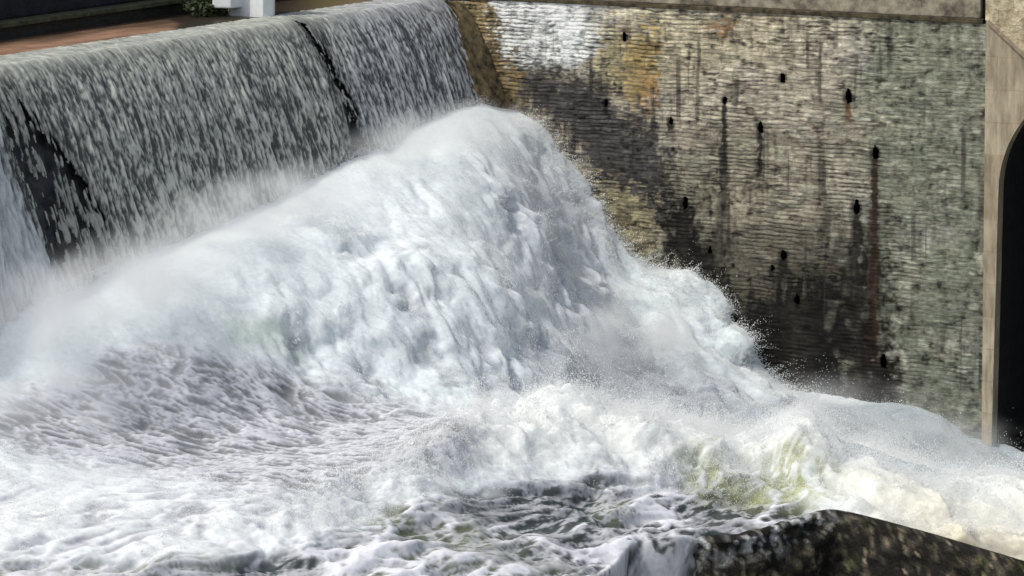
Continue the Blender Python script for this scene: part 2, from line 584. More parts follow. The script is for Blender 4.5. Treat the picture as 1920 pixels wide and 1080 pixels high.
# front: dark clear water with foam strands
dk = mix(np.array([.045, .055, .056]), np.array([.16, .18, .125]), sstep(-.15, .35, f0 + .3 * f1))
lace = sstep(.62, .95, f2 * .72 + .3 * f3 + .25 * f1)
more = sstep(60, -40, PX - 300) * .3 + sstep(-10, 60, 900 + 0 * PX - PY) * .2
big = fbm(FU * .5, FVv * 1.1, o=3, seed=66)
lace = np.clip(lace * (.45 + 1.1 * sstep(-.2, .3, big)) + sstep(.28, .55, big + .25 * f3) * .8, 0, 1)
lace = np.maximum(lace, .7 * sstep(.60, .95, 1 - np.abs(fbm(FU * 1.6 + f1, FVv * 4.6 + f1, o=5, seed=67, gain=.6)) * 2.6))
cov = np.clip(lace + more * sstep(.1, .6, f2 + .4 * f3 + f1) + sstep(.15, .5, f1) * .55 * sstep(.2, .7, f3 * .6 + f2 * .4), 0, 1)
fcol = mix(dk, np.ones_like(c) * np.array([.69, .70, .745]), np.clip(cov, 0, 1) * (.82 + .18 * sstep(-.3, .3, big)))
c = mix(c, fcol, w_front)
foam = foam * (1 - w_front) + w_front * cov
lowl = sstep(860, 960, PY + .5 * wob) * sstep(900, 620, PX) * (1 - w_trough) * (1 - w_front)
net2 = sstep(.35, .8, f2 * .6 + .3 * c2 + .2 * f3)
c = mix(c, mix(np.array([.36, .36, .40]), np.array([.76, .78, .79]), net2), lowl * .75)
D += lowl * (.07 * f1 + .05 * f2)
VD = V + N0 * D[..., None] + side * (amp * .16)[..., None]
VD[..., 1] = np.minimum(VD[..., 1], .14)
# green glassy backs of the wave
gr = sstep(-30, 40, poly_sd(PX + wob, PY + wob * .7, [(1270, 880), (1380, 862), (1480, 850), (1560, 865), (1590, 915), (1490, 945), (1380, 935), (1290, 915)])) * sstep(1.0, .3, f3 * .6 + f2 * .4 + .5 * b2)
c = mix(c, np.ones_like(c) * np.array([.36, .38, .15]), gr * .85)
gr2 = sstep(-30, 30, poly_sd(PX + wob, PY + wob, [(640, 880), (800, 870), (960, 895), (900, 930), (760, 935), (620, 950)])) * sstep(.5, 0, f3 * .6 + f2 * .4)
c = mix(c, np.ones_like(c) * np.array([.38, .50, .48]), gr2 * .7)
gr3 = sstep(-20, 40, poly_sd(PX + wob, PY + wob, [(400, 590), (520, 590), (580, 640), (520, 680), (420, 650)]))
c = mix(c, np.ones_like(c) * np.array([.62, .72, .62]), gr3 * .6)
# sunlit cream painted into the foam right of the wave, browner lower down
sunlit = sstep(1430, 1780, PX + wob) * sstep(-8, 30, PY - ry + .5 * wob)
c = mix(c, c * np.array([1.0, .965, .86]), sunlit)
c = mix(c, c * np.array([.74, .68, .58]), sunlit * sstep(20, 110, PY - ry) * sstep(1600, 1700, PX))
# calm foam under the wall, its blue-grey shade painted in
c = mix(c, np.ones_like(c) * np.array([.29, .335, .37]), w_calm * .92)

keep = inframe[:-1, :-1]
MAT_FOAM = foam_material('foaming water', 14, .004, True)
# the concrete ledge at the lower right stands clear of the water: see below
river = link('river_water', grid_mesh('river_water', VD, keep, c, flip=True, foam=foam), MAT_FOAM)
tag(river, kind='structure')

# ------------------------------------------------------------------ river bed / ground to the horizon
GROUND = plain_material('silt', (.10, .085, .06), .9, .4, 2, 0)
me = raw_mesh('ground', np.array([[-400, -400, -9.4], [400, -400, -9.4], [400, 400, -9.4], [-400, 400, -9.4]]), np.array([[0, 1, 2, 3]]))
tag(link('ground', me, GROUND, smooth=False), kind='structure')

# ------------------------------------------------------------------ weir: concrete body and the falling sheet
DARKC = plain_material('wet concrete', (.050, .050, .052), .5, .6, 5, .03, col2=(.010, .010, .013), spec=.25)


def prof(s, lift=0.0):
    """point on the ogee at parameter s (0 crest .. 1 toe)"""
    x = -1.0 + s * 3.1
    z = np.where(x > 0, -CK * np.abs(x) ** CP, -.02 * x * x)
    return x, z


s = np.linspace(0, 1, 60)
xx, zz = prof(s)
pr = [(a - .10, b_ - .06) for a, b_ in zip(xx, zz)]
pr = [(x_, z_) for x_, z_ in pr if z_ > -6.5] + [(1.9, -9.0), (-1.1, -9.0)]
dam = MB().prism(pr, 'y', -24.0, -1.15).build('weir_wall', DARKC)
tag(dam, 'dark wet concrete weir showing through the gaps in the falling water', 'weir')

yv = np.arange(-.02, -21.0, -.017)
arc = np.linspace(0, 1, 260) ** 1.0
sx = -.9 + arc * 2.75
sz = np.where(sx > 0, -CK * np.abs(sx) ** CP, 0)
# even arc length
al = np.r_[0, np.cumsum(np.hypot(np.diff(sx), np.diff(sz)))]
ai = np.linspace(0, al[-1], 250)
sx, sz = np.interp(ai, al, sx), np.interp(ai, al, sz)
SX, SY = np.meshgrid(sx, yv, indexing='ij')
SZ, AL = np.meshgrid(sz, yv, indexing='ij')[0], np.meshgrid(ai, yv, indexing='ij')[0]
FV = np.stack([SX, SY, SZ], -1)
FN = grid_normals(FV)
FN *= np.sign(FN[..., 0:1] + FN[..., 2:3])
fpx, fpy, _ = survey(FV.reshape(-1, 3))
fpx, fpy = fpx.reshape(SX.shape), fpy.reshape(SX.shape)
age = np.clip((AL - .95) / 3.2, 0, 1)
jy = SY + .05 * fbm(SY * 1.5, AL * 1.0, o=2, seed=90)
fl1 = fbm(jy * 8.5, AL * 1.7, o=2, seed=91)
fl2 = fbm(jy * 15, AL * 3.6, o=2, seed=92)
fl3 = fbm(jy * 24, AL * 10, o=2, seed=93)
fl4 = fbm(jy * 12, AL * .55, o=2, seed=95)
lg = fbm(jy * 1.3, AL * .6, o=3, seed=94)
fd = (.012 + .05 * age) * fl1 * 1.6 + (.008 + .03 * age) * fl2 + .010 * fl3 + .05 * lg * age
FD = FV + FN * (.05 + fd)[..., None]
FD[..., 1] = np.minimum(FD[..., 1], -.012)
# gaps
GAP1 = [(556, 44), (572, 62), (606, 118), (640, 195), (652, 250), (660, 290), (688, 290), (676, 250), (660, 205), (634, 150), (596, 85), (570, 48)]
GAP2 = [(8, 165), (40, 185), (90, 265), (150, 345), (190, 420), (215, 500), (110, 520), (70, 420), (30, 310), (5, 240)]
jit = 16 * fl1 + 12 * fl2 + 10 * fl3
g1 = poly_sd(fpx + jit * .8, fpy, GAP1) - 14 * sstep(.0, .4, fl2 * .6 + fl3 * .7 + fl1 * .4) * sstep(70, 190, fpy)
g2 = poly_sd(fpx + jit * 1.6 + 14 * lg, fpy + jit, GAP2)
gap = np.maximum(sstep(-4, 3, g1), sstep(-22, 14, g2) * sstep(.10, -.06, fl1 * .5 + fl2 * .25 + fl3 * .2 + lg * 1.1 + .5 * fbm(jy * 5, AL * 2.5, o=3, seed=96) + .55 * fl2 + .4 * fl1 + .06))
thinw = np.maximum(sstep(-28, 2, g1 + 20 * fl2), sstep(-50, 10, g2))
hi = sstep(-.36, .44, fl1 * (.3 + .45 * age) + fl2 * (.6 + .2 * age) + fl3 * .85 + .25 * lg + .45 * fl4)
hi = np.clip(hi, 0, 1)
hi_top = .50 + 1.0 * (fl3 * .5 + fl2 * .4 + fl1 * .2)
top_w = 1 - sstep(.0, .14, age)
hi = hi * (1 - top_w) + np.clip(hi_top, 0, 1) * top_w
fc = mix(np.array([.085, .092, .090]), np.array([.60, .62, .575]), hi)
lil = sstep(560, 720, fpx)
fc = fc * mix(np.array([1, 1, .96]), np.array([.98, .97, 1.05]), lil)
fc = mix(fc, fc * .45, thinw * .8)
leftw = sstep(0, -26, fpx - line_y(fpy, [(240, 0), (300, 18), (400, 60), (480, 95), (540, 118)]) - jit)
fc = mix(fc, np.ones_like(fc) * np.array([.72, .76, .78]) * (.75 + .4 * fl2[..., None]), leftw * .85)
ff = np.clip(hi, 0, 1)
rim = line_y(fpy, [(-40, 826), (0, 836), (60, 856), (150, 878), (200, 892), (260, 930)])
kf = (gap < .5)[:-1, :-1] & (fpx > -640)[:-1, :-1] & (fpx < rim + .6 * jit)[:-1, :-1]
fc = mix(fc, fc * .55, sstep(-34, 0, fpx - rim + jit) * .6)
MAT_FALL = foam_material('falling water', 40, .006)
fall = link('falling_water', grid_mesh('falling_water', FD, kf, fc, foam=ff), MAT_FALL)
tag(fall, kind='structure')

# ------------------------------------------------------------------ upper pool
pxs = np.arange(-.85, -26, -.06)
pys = np.arange(.0, -32, -.06)
UX, UY = np.meshgrid(pxs, pys, indexing='ij')
UZ = .035 + .012 * fbm(UX * 1.2, UY * .5, o=3, seed=100) * sstep(-.9, -1.6, UX)
ub, uc, _ = survey(np.stack([UX, UY, UZ], -1).reshape(-1, 3))
ub, uc = ub.reshape(UX.shape), uc.reshape(UX.shape)
brown = sstep(-14, 16, poly_sd(ub + 26 * fbm(UX * .8, UY * .8, o=2, seed=103), uc + 8 * fbm(UX * 2.2, UY * .7, o=3, seed=101),
              [(-300, 100), (0, 82), (120, 66), (220, 52), (320, 44), (335, 62), (250, 90), (120, 120), (0, 150), (-300, 200)]))
ucol = mix(np.array([.035, .028, .018]), np.array([.42, .25, .165]), brown * (.55 + .8 * np.clip(fbm(UX * 3.2, UY * 1.1, o=3, seed=102) + .3, 0, 1)))
ol = sstep(520, 640, ub)
ucol = mix(ucol, np.ones_like(ucol) * np.array([.16, .125, .06]), ol * .9)
MAT_POOL, _, pb = tint_material('pool water', .3, .5, 3, (1, 3, 1), .2, .01, 3, (1, 3, 1))
pb.inputs['IOR'].default_value = 1.33
pb.inputs['Specular IOR Level'].default_value = .22
pool = link('pool_water', grid_mesh('pool_water', np.stack([UX, UY, UZ], -1), None, ucol, flip=True), MAT_POOL)
tag(pool, kind='structure')

# dark stone bank wall upstream, with a mossy lip
a0, a1 = onz(0, 76, .03), onz(420, 14, .03)
dvec = (a1 - a0) / np.linalg.norm(a1 - a0)
e0, e1 = a0 - dvec * 8, a0 + dvec * 13.0
nrm = np.array([-dvec[1], dvec[0], 0.0])
if nrm[0] > 0:
    nrm = -nrm
BANKM = plain_material('dark bank stone', (.016, .016, .024), .85, .6, 3, .05)
MOSS = plain_material('mossy lip', (.075, .08, .045), .9, .55, 6, .03)


def slab(name, mat, p, q, off0, off1, z0, z1, parent=None, bevel=.02):
    m = MB()
    pts = [p + nrm * off0, q + nrm * off0, q + nrm * off1, p + nrm * off1]
    m.prism([(float(t[0]), float(t[1])) for t in pts], 'z', z0, z1)
    return m.build(name, mat, parent, bevel)


bank = empty('bank_wall', e0)
tag(bank, 'long dark stone wall behind the upper pool with a mossy ledge', 'wall')
adopt(slab('base_course', plain_material('wet bank stone', (.012, .012, .010), .6, .6, 4, .04), e0, e1, 0, 1.2, -2, .24), bank)
adopt(slab('ledge', MOSS, e0, e1, -.10, 1.2, .243, .33), bank)
adopt(slab('upper_face', BANKM, e0, e1, .25, 1.6, .332, 1.35, bevel=.04), bank)

# ------------------------------------------------------------------ white pier with railing behind the crest
WHITE = plain_material('white painted concrete', (.84, .88, .90), .6, .10, 6, .01)
wp = onz(513, 32, .03)
pier = empty('gate_pier', wp)
tag(pier, 'white painted block standing in the pool behind the gap in the weir crest', 'pier')
m = MB().prism([(wp[0] - .9, wp[1] - .16), (wp[0] - .1, wp[1] - .2), (wp[0], wp[1]), (wp[0] - .1, wp[1] + .2), (wp[0] - .9, wp[1] + .16)], 'z', -.6, 1.5)
adopt(m.build('shaft', WHITE, None, .03), pier)
hd = onz(490, 12, .03)
m = MB().prism([(wp[0] - 1.0, wp[1] - .55), (wp[0] - .62, wp[1] - .48), (wp[0] - .55, wp[1] + .2), (wp[0] - 1.0, wp[1] + .3)], 'z', .20, 1.3)
adopt(m.build('head_block', WHITE, None, .03), pier)
m = MB()
m.box((wp[0] - .53, wp[1] + .215, .15), (wp[0] - .3, wp[1] + .38, 1.2))
adopt(m.build('side_board', plain_material('faded pink board', (.62, .42, .36), .8, .2, 8, 0), None, .01), pier)

GREY = plain_material('weathered steel', (.42, .45, .45), .5, .3, 20, 0)
rl = empty('railing', onz(400, 20, .03))
tag(rl, 'pale steel railing beside the white block above the dark pool', 'railing')
r0 = onz(345, 34, .03) + np.array([-.9, 0, 0])
r1 = onz(470, 22, .03) + np.array([-.5, 0, 0])
for t in (0, .34, .67, 1):
    q = r0 + (r1 - r0) * t
    adopt(MB().tube((q[0], q[1], -.3), (q[0], q[1], .95), .022).build('post', GREY), rl)
for zz_ in (.22, .55, .92):
    adopt(MB().tube((r0[0] + .03, r0[1], zz_), (r1[0] + .03, r1[1], zz_), .018).build('rail', GREY), rl)

# leafy weeds on the foot of the bank wall, between railing and pier
LEAF = plain_material('dark leaves', (.045, .065, .02), .6, .5, 8, 0)


def bush(name, label, cen, rad, n, seed):
    r = np.random.default_rng(seed)
    u = r.normal(size=(n, 3))
    u /= np.linalg.norm(u, axis=1)[:, None]
    p = u * (r.random(n) ** .45)[:, None] * np.array(rad) + np.array([0, 0, rad[2] * .8])
    a = r.normal(size=(n, 3))
    a /= np.linalg.norm(a, axis=1)[:, None]
    b = np.cross(a, r.normal(size=(n, 3)))
    b /= np.linalg.norm(b, axis=1)[:, None]
    L = r.uniform(.03, .07, n)[:, None]
    Vv = np.stack([p - a * L, p + b * L * .45, p + a * L, p - b * L * .45], 1).reshape(-1, 3)
    root = empty(name, cen)
    tag(root, label, 'shrub')
    o = link('foliage', raw_mesh('foliage', Vv, np.arange(4 * n).reshape(n, 4)), LEAF, root, smooth=False)
    st = MB()
    for i in range(6):
        st.tube((0, 0, -.3), (r.uniform(-.6, .6) * rad[0], r.uniform(-.6, .6) * rad[1], rad[2] * 1.2), .012, 5)
    st.build('stem', plain_material('twig', (.06, .045, .03)), root)
    return root


bc = onz(425, 30, .03) + np.array([-.35, 0, 0])
bush('shrub', 'low dark green shrub at the water edge left of the white block', bc, (.35, .75, .26), 900, 5)

# far bank of the pool: olive slope
bx = np.linspace(-26, -7.5, 60)
by = np.linspace(-11.0, .2, 60)
GX, GY = np.meshgrid(bx, by, indexing='ij')
GZ = -.2 + (-7.5 - GX) * .16 + .25 * fbm(GX * .6, GY * .6, o=4, seed=120)
BANK2 = plain_material('olive bank earth', (.16, .12, .06), .95, .6, 1.4, .08)
tag(link('pool_bank', grid_mesh('pool_bank', np.stack([GX, GY, GZ], -1), flip=True), BANK2), kind='structure')

# ------------------------------------------------------------------ abutment wall
wxs = np.arange(-3.0, 11.001, .025)
wzs = np.arange(-9.0, -.0399, .014)
QX, QZ = np.meshgrid(wxs, wzs, indexing='ij')
wv = np.stack([QX, np.zeros_like(QX), QZ], -1)
a_, b_, _ = survey(wv.reshape(-1, 3))
ax, ay = a_.reshape(QX.shape), b_.reshape(QX.shape)
wqx, wqz = .25 * fbm(QX * 2, QZ * 2, o=3, seed=128), .06 * fbm(QX * 2.5, QZ * 2.5, o=3, seed=129)
n_h = (fbm(QX * 5 + 3 * wqx, (QZ + wqz) * 24, o=3, seed=130) + .6 * (.3 - np.abs(fbm(QX * 3 + 4 * wqx, (QZ + wqz) * 13, o=2, seed=136)) * 2)) * np.clip(.55 + 1.2 * fbm(QX * 1.3, QZ * 2.2, o=2, seed=137), .15, 1.3)         # board marks, level
n_v = fbm(QX * 9 + 3 * wqx, QZ * 1.1, o=3, seed=131) * np.clip(.5 + 1.6 * fbm(QX * .9, QZ * .9, o=2, seed=138), 0, 1.3)       # runs
n_m = fbm(QX * 1.1, QZ * 1.1, o=5, seed=132)
n_f = fbm(QX * 14, QZ * 14, o=3, seed=133)
n_b = fbm(QX * 4.5, QZ * 4.5, o=4, seed=134)
n_f2 = fbm(QX * 7, QZ * 9, o=4, seed=143, gain=.65)
wc = np.ones(QX.shape + (3,)) * np.array([.455, .41, .315])
wc = mix(wc, np.ones_like(wc) * np.array([.235, .245, .18]), sstep(1480, 1720, ax + 160 * n_m))
wc = mix(wc, np.ones_like(wc) * np.array([.37, .35, .31]), sstep(.0, .5, fbm(QX * .9, QZ * .9, o=3, seed=135)) * .6)
wc = mix(wc, np.ones_like(wc) * np.array([.15, .16, .125]), sstep(-.1, .4, n_b + .5 * n_m + .0005 * (ay - 200)) * sstep(40, 260, ay) * .8)


def blot(poly, col, soft=40, wob=60, k=1.0, runs=30):
    global wc
    d = poly_sd(ax + wob * n_b + 40 * n_f, ay + wob * .8 * n_m + runs * n_v + 60 * n_h + 30 * n_f2, poly) + 30 * n_f2 + 45 * n_h
    wc = mix(wc, np.ones_like(wc) * np.array(col), sstep(-soft * .7, soft * .7, d) * k)


blot([(905, -30), (1150, -30), (1140, 50), (1110, 110), (1060, 125), (1000, 130), (930, 125), (918, 40)], (.84, .86, .84), 16, 50, .97, 26)
blot([(1100, -30), (1380, -30), (1360, 4), (1200, 26), (1110, 50)], (.72, .68, .55), 20, 40, .75, 50)
blot([(1150, 20), (1500, 20), (1480, 110), (1300, 150), (1160, 110)], (.46, .40, .27), 50, 70, .55, 60)
blot([(866, -20), (915, -20), (935, 90), (985, 150), (975, 200), (890, 195)], (.30, .22, .105), 12, 30, .9)
blot([(862, -20), (880, 10), (888, 80), (898, 140), (880, 140), (860, 20)], (.05, .05, .03), 10, 16, .85)
blot([(1170, 70), (1230, 50), (1235, 170), (1195, 200), (1160, 160)], (.36, .25, .075), 16, 36, .75)
blot([(1205, 150), (1228, 150), (1232, 215), (1206, 215)], (.36, .20, .07), 12, 16, .55)
blot([(1335, 40), (1375, 35), (1370, 70), (1340, 75)], (.22, .12, .05), 14, 26, .8)
blot([(1120, 60), (1170, 60), (1165, 170), (1120, 175)], (.42, .36, .19), 20, 30, .7)
blot([(970, 130), (1030, 120), (1110, 150), (1180, 195), (1240, 230), (1262, 330), (1250, 430), (1180, 390), (1110, 330), (1040, 240), (980, 190)], (.055, .052, .056), 26, 70, .93, 40)
blot([(1130, 340), (1190, 355), (1230, 400), (1232, 470), (1180, 490), (1140, 460)], (.30, .27, .165), 12, 20, .95, 8)
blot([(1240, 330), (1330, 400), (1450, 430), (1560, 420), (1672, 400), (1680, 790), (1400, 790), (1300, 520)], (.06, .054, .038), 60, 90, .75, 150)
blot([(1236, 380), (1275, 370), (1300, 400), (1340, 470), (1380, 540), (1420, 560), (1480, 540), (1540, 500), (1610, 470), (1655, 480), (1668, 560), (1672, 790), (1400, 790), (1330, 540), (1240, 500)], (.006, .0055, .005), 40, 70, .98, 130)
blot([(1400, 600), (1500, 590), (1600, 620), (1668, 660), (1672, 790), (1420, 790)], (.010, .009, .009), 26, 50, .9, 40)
blot([(1270, 250), (1420, 240), (1500, 320), (1480, 430), (1350, 440), (1290, 360)], (.22, .205, .14), 60, 80, .45)
blot([(1520, 270), (1620, 250), (1600, 330), (1530, 330)], (.25, .23, .17), 40, 60, .4)
# lichen bloom on the right
li = sstep(.05, .35, fbm(QX * 2.6, QZ * 2.6, o=4, seed=140)) * sstep(1560, 1660, ax) * sstep(60, 120, ay)
wc = mix(wc, np.ones_like(wc) * np.array([.17, .19, .14]), li * .65)
li2 = sstep(.12, .4, fbm(QX * 3.0, QZ * 3.0, o=4, seed=141)) * sstep(1500, 1660, ax)
wc = mix(wc, np.ones_like(wc) * np.array([.50, .50, .40]), li2 * .45)
# weep holes with their runs: px, py, size px, run length, run width, colour
HOLES = [(1170, 70, 10, 0, 0, 0), (1467, 147, 12, 0, 0, 0), (1590, 181, 15, 60, 5, 1), (1135, 193, 10, 26, 5, 0), (1257, 227, 9, 30, 6, 0),
         (1358, 188, 9, 260, 7, 0), (1425, 240, 12, 110, 4, 0), (1641, 287, 14, 420, 9, 2), (1605, 389, 14, 380, 9, 0), (1284, 381, 13, 150, 9, 0),
         (1330, 469, 9, 70, 14, 0), (1468, 478, 12, 50, 10, 0), (1447, 503, 7, 20, 5, 0), (1493, 563, 12, 190, 26, 0), (1655, 678, 14, 90, 20, 0)]
holecut = np.zeros(QX.shape, bool)
PXM = 4533 / 47.0
for (hx, hy, hs, rl_, rw, cc) in HOLES:
    if rl_:
        lx = hx - (ay - hy) * .008 + 5 * n_v
        t = np.clip((ay - hy) / rl_, 0, 1.0)
        wdt = rw * (1.0 + 1.3 * t) * (1 + 1.2 * n_b)
        k = sstep(wdt, wdt * .35, np.abs(ax - lx) + 5 * n_f) * ((ay > hy - 2) & (ay < hy + rl_ * 1.15)) * (1 - .7 * sstep(.5, 1.15, (ay - hy) / rl_ + .5 * n_b))
        col = [(.018, .017, .014), (.13, .075, .035), (.030, .016, .010)][cc]
        wc = mix(wc, np.ones_like(wc) * np.array(col), k * .97 * np.clip(1.05 + .9 * n_h, .5, 1))
    k = sstep(hs * 1.1, hs * .5, np.hypot(ax - hx, ay - hy) + 4 * n_f)
    wc = mix(wc, np.ones_like(wc) * np.array([.03, .028, .022]), k * .8)
# dark drips from the ledge
dr = sstep(.12, .5, fbm(QX * 9, QZ * .25, o=2, seed=150)) * sstep(150, 10, ay - 20 + 60 * n_m) * sstep(1080, 1200, ax)
wc = mix(wc, np.ones_like(wc) * np.array([.13, .11, .07]), dr * .6)
lo = sstep(2, 14, ax - line_y(ay, [(0, 1838), (900, 1832)]))
wc = mix(wc, np.ones_like(wc) * np.array([.30, .27, .19]), lo * .3)
rowf = (QZ + .4 * wqz + .05 * n_m + .022 * n_b) / .080
row = np.floor(rowf)
hrow = np.modf(np.abs(np.sin(row * 12.9898) * 43758.5453))[0]
stf = QX / (.22 + .22 * hrow) + hrow * 7 + .25 * n_b
sid = np.floor(stf)
hst = np.modf(np.abs(np.sin(row * 78.233 + sid * 37.719) * 43758.5453))[0]
rr_ = np.abs(rowf - row - .5) * 2
joint = sstep(.55, .95, rr_ + .6 * n_f + .3 * n_f2) * np.clip(.55 + 1.5 * fbm(QX * 1.4, QZ * 2.0, o=3, seed=155) + .5 * n_f2, 0, 1)
vj = sstep(.88, .97, np.abs(stf - sid - .5) * 2 + .15 * n_f) * np.clip(.3 + 1.2 * n_b, 0, .7)
course = 1 - .5 * sstep(1560, 1760, ax + 120 * n_m)
wc = wc * (1 + course * (.6 * (hst - .5)))[..., None] * (1 - course * np.clip(.66 * joint + .35 * vj, 0, .9))[..., None]
runs2 = sstep(.10, .45, fbm(QX * 3.2 + wqx, QZ * .22, o=3, seed=151)) * sstep(-.2, .3, fbm(QX * .7, QZ * .5, o=2, seed=152))
wc = mix(wc, np.ones_like(wc) * np.array([.06, .055, .042]), runs2 * .75 * sstep(10, 120, ay))
runs3 = sstep(.14, .36, fbm(QX * 8.5 + 1.0 * wqx, QZ * .20, o=2, seed=157)) * sstep(-.05, .3, fbm(QX * 1.1, QZ * .6, o=2, seed=158))
wc = mix(wc, np.ones_like(wc) * np.array([.035, .032, .024]), runs3 * .75 * sstep(20, 100, ay))
dash = sstep(.12, .42, fbm(QX * 4 + 3 * wqx, (QZ + wqz) * 20, o=3, seed=153)) * np.clip(.4 + 1.4 * fbm(QX * 1.2, QZ * 1.2, o=2, seed=154), 0, 1)
wc = mix(wc, wc * 1.9 + np.array([.005, .0045, .003]), dash * .8)
shade_ = (.95 + 1.2 * n_h * (1 - .5 * sstep(1600, 1750, ax)) + .5 * n_v + .6 * n_f + 1.0 * n_b + .7 * n_f2 - .35 * sstep(.05, .35, fbm(QX * 4.5 + 2 * wqx, QZ * 9, o=4, seed=139)))
wc = wc * np.clip(shade_, .13, 1.8)[..., None]
wv[..., 1] = .016 * joint * course - .012 * (hst - .5) * course - .010 * n_h - .018 * n_b - .01 * n_f
MAT_WALL, _, _ = tint_material('stained concrete', .9, .25, 55, (1, 1, 1.6), .22, .015, 30, (.5, 1, 2))
wroot = empty('abutment_wall', (4, 0, -9))
tag(wroot, 'tall stained concrete side wall with weep holes and dark wet streaks', 'wall')

HM = plain_material('hole shadow', (.02, .018, .015), .9, .3, 10, 0)
hole_objs = []
for (hx, hy, hs, *_r) in HOLES:
    p = ony(hx, hy, 0)
    r = hs * .5 / PXM
    ix = (np.abs(QX - p[0]) < r + .012) & (np.abs(QZ - p[2]) < r * 1.7 + .012)
    i0, i1 = np.where(ix.any(1))[0][[0, -1]]
    j0, j1 = np.where(ix.any(0))[0][[0, -1]]
    rr = ((QX - p[0]) / (r * .8 + .006)) ** 2 + ((QZ - p[2]) / (r * 1.7 + .006)) ** 2
    holecut |= rr < 1 + 1.2 * n_f
    x0, x1, z0, z1 = wxs[i0], wxs[i1], wzs[j0], wzs[j1]
    g = .02
    vs = [(x0 - g, .03, z0 - g), (x1 + g, .03, z0 - g), (x1 + g, .03, z1 + g), (x0 - g, .03, z1 + g),
          (x0 - g, .4, z0 - g), (x1 + g, .4, z0 - g), (x1 + g, .4, z1 + g), (x0 - g, .4, z1 + g)]
    fs = [(4, 5, 6, 7), (0, 1, 5, 4), (1, 2, 6, 5), (2, 3, 7, 6), (3, 0, 4, 7)]
    mb = MB()
    mb.v, mb.f = vs, fs
    adopt(mb.build('weep_hole', HM), wroot)
face = link('wall_face', grid_mesh('wall_face', wv, ~holecut[:-1, :-1], wc), MAT_WALL)
adopt(face, wroot)
adopt(MB().box((-3, .45, -9), (11.0, 2.5, -.05)).build('core', GROUND), wroot)
adopt(MB().prism([(x_, z_ - .03) for x_, z_ in pr], 'y', -1.146, -.03).build('ochre_footing', plain_material('ochre stained footing', (.24, .18, .09), .8, .7, 5, .05, col2=(.03, .027, .015)), None, .02), wroot)
# string course and parapet
LEDGE = plain_material('mossy ledge', (.09, .075, .04), .95, .7, 5, .03, col2=(.012, .011, .007))
PARA = plain_material('parapet concrete', (.30, .27, .20), .9, .7, 4, .03)
lg_ = MB().box((-3, -.035, -.037), (10.93, .4, .045)).build('ledge', LEDGE, None, .015)
adopt(lg_, wroot)
adopt(MB().box((-3, .06, .048), (10.86, 2.5, 1.6)).build('parapet', PARA, None, .02), wroot)

# ------------------------------------------------------------------ arched stone bridge at the right
STONE = plain_material('pale dressed stone', (.66, .57, .40), .9, .22, 5, .03)
STONE2 = plain_material('pale rough stone', (.70, .62, .44), .95, .5, 5, .08, col2=(.38, .32, .21))
QUOIN = plain_material('pale quoin', (.43, .37, .27), .9, .5, 3, .03, sc=(2.2, 2, .5), col2=(.27, .235, .165))
DARKI = plain_material('opening shade', (.012, .012, .014), .95, .3, 4, .02)  # near-black: the shade inside the openings is put into the colour
br = empty('arched_bridge', (13.4, 0, -9))
tag(br, 'pale stone bridge end with a tall dark arched opening', 'bridge')
AX0, R_, ZS, YB = 11.27, 2.25, -3.1, -.07
CXa = AX0 + R_


def outline(n=40):
    pts = []
    for i in range(n + 1):
        t = math.pi * i / n
        pts.append((CXa - R_ * math.cos(t), ZS + R_ * 1.0 * math.sin(t)))
    return pts


arc_p = [(AX0 - .10, -9.0)] + [(AX0 - .10 * (1 - k / 6) ** 1.0, -9.0 + (ZS + 9.0) * k / 6) for k in range(1, 6)] + outline()
right_x = 2 * CXa - AX0
arc_p = arc_p + [(right_x, -9.0)]


def arch_plate(name, mat, x0, x1, ztop, yf, yb):
    """front wall with the opening cut out: quads from the opening outline up to the top / out to the sides"""
    mb = MB()
    L = arc_p
    # left pier
    for (xa, za), (xb, zb) in zip(L[:-1], L[1:]):
        if abs(xa - xb) < 1e-6 and za == zb:
            continue
        if zb > za and xb <= CXa and za < ZS + R_ * .7:
            tgt = [(x0, za), (x0, zb)]
        elif za >= zb and xa >= CXa and zb < ZS + R_ * .7 - .001:
            tgt = [(x1, za), (x1, zb)]
        else:
            tgt = [(xa, ztop), (xb, ztop)]
        k = len(mb.v)
        mb.v += [(xa, yf, za), (xb, yf, zb), (tgt[1][0], yf, tgt[1][1]), (tgt[0][0], yf, tgt[0][1])]
        mb.f.append((k, k + 1, k + 2, k + 3))
    # corners above the haunches
    zl = max(zb for (xa, za), (xb, zb) in zip(L[:-1], L[1:]) if zb > za and xb <= CXa and za < ZS + R_ * .7)
    xl = min(xa for (xa, za), (xb, zb) in zip(L[:-1], L[1:]) if not ((zb > za and xb <= CXa and za < ZS + R_ * .7) or (za >= zb and xa >= CXa and zb < ZS + R_ * .7 - .001)))
    k = len(mb.v)
    mb.v += [(x0, yf, zl), (xl, yf, zl), (xl, yf, ztop), (x0, yf, ztop)]
    mb.f.append((k, k + 1, k + 2, k + 3))
    # barrel
    for (xa, za), (xb, zb) in zip(L[:-1], L[1:]):
        k = len(mb.v)
        mb.v += [(xa, yf, za), (xb, yf, zb), (xb, yb, zb), (xa, yb, za)]
        mb.f.append((k, k + 1, k + 2, k + 3))
    return mb


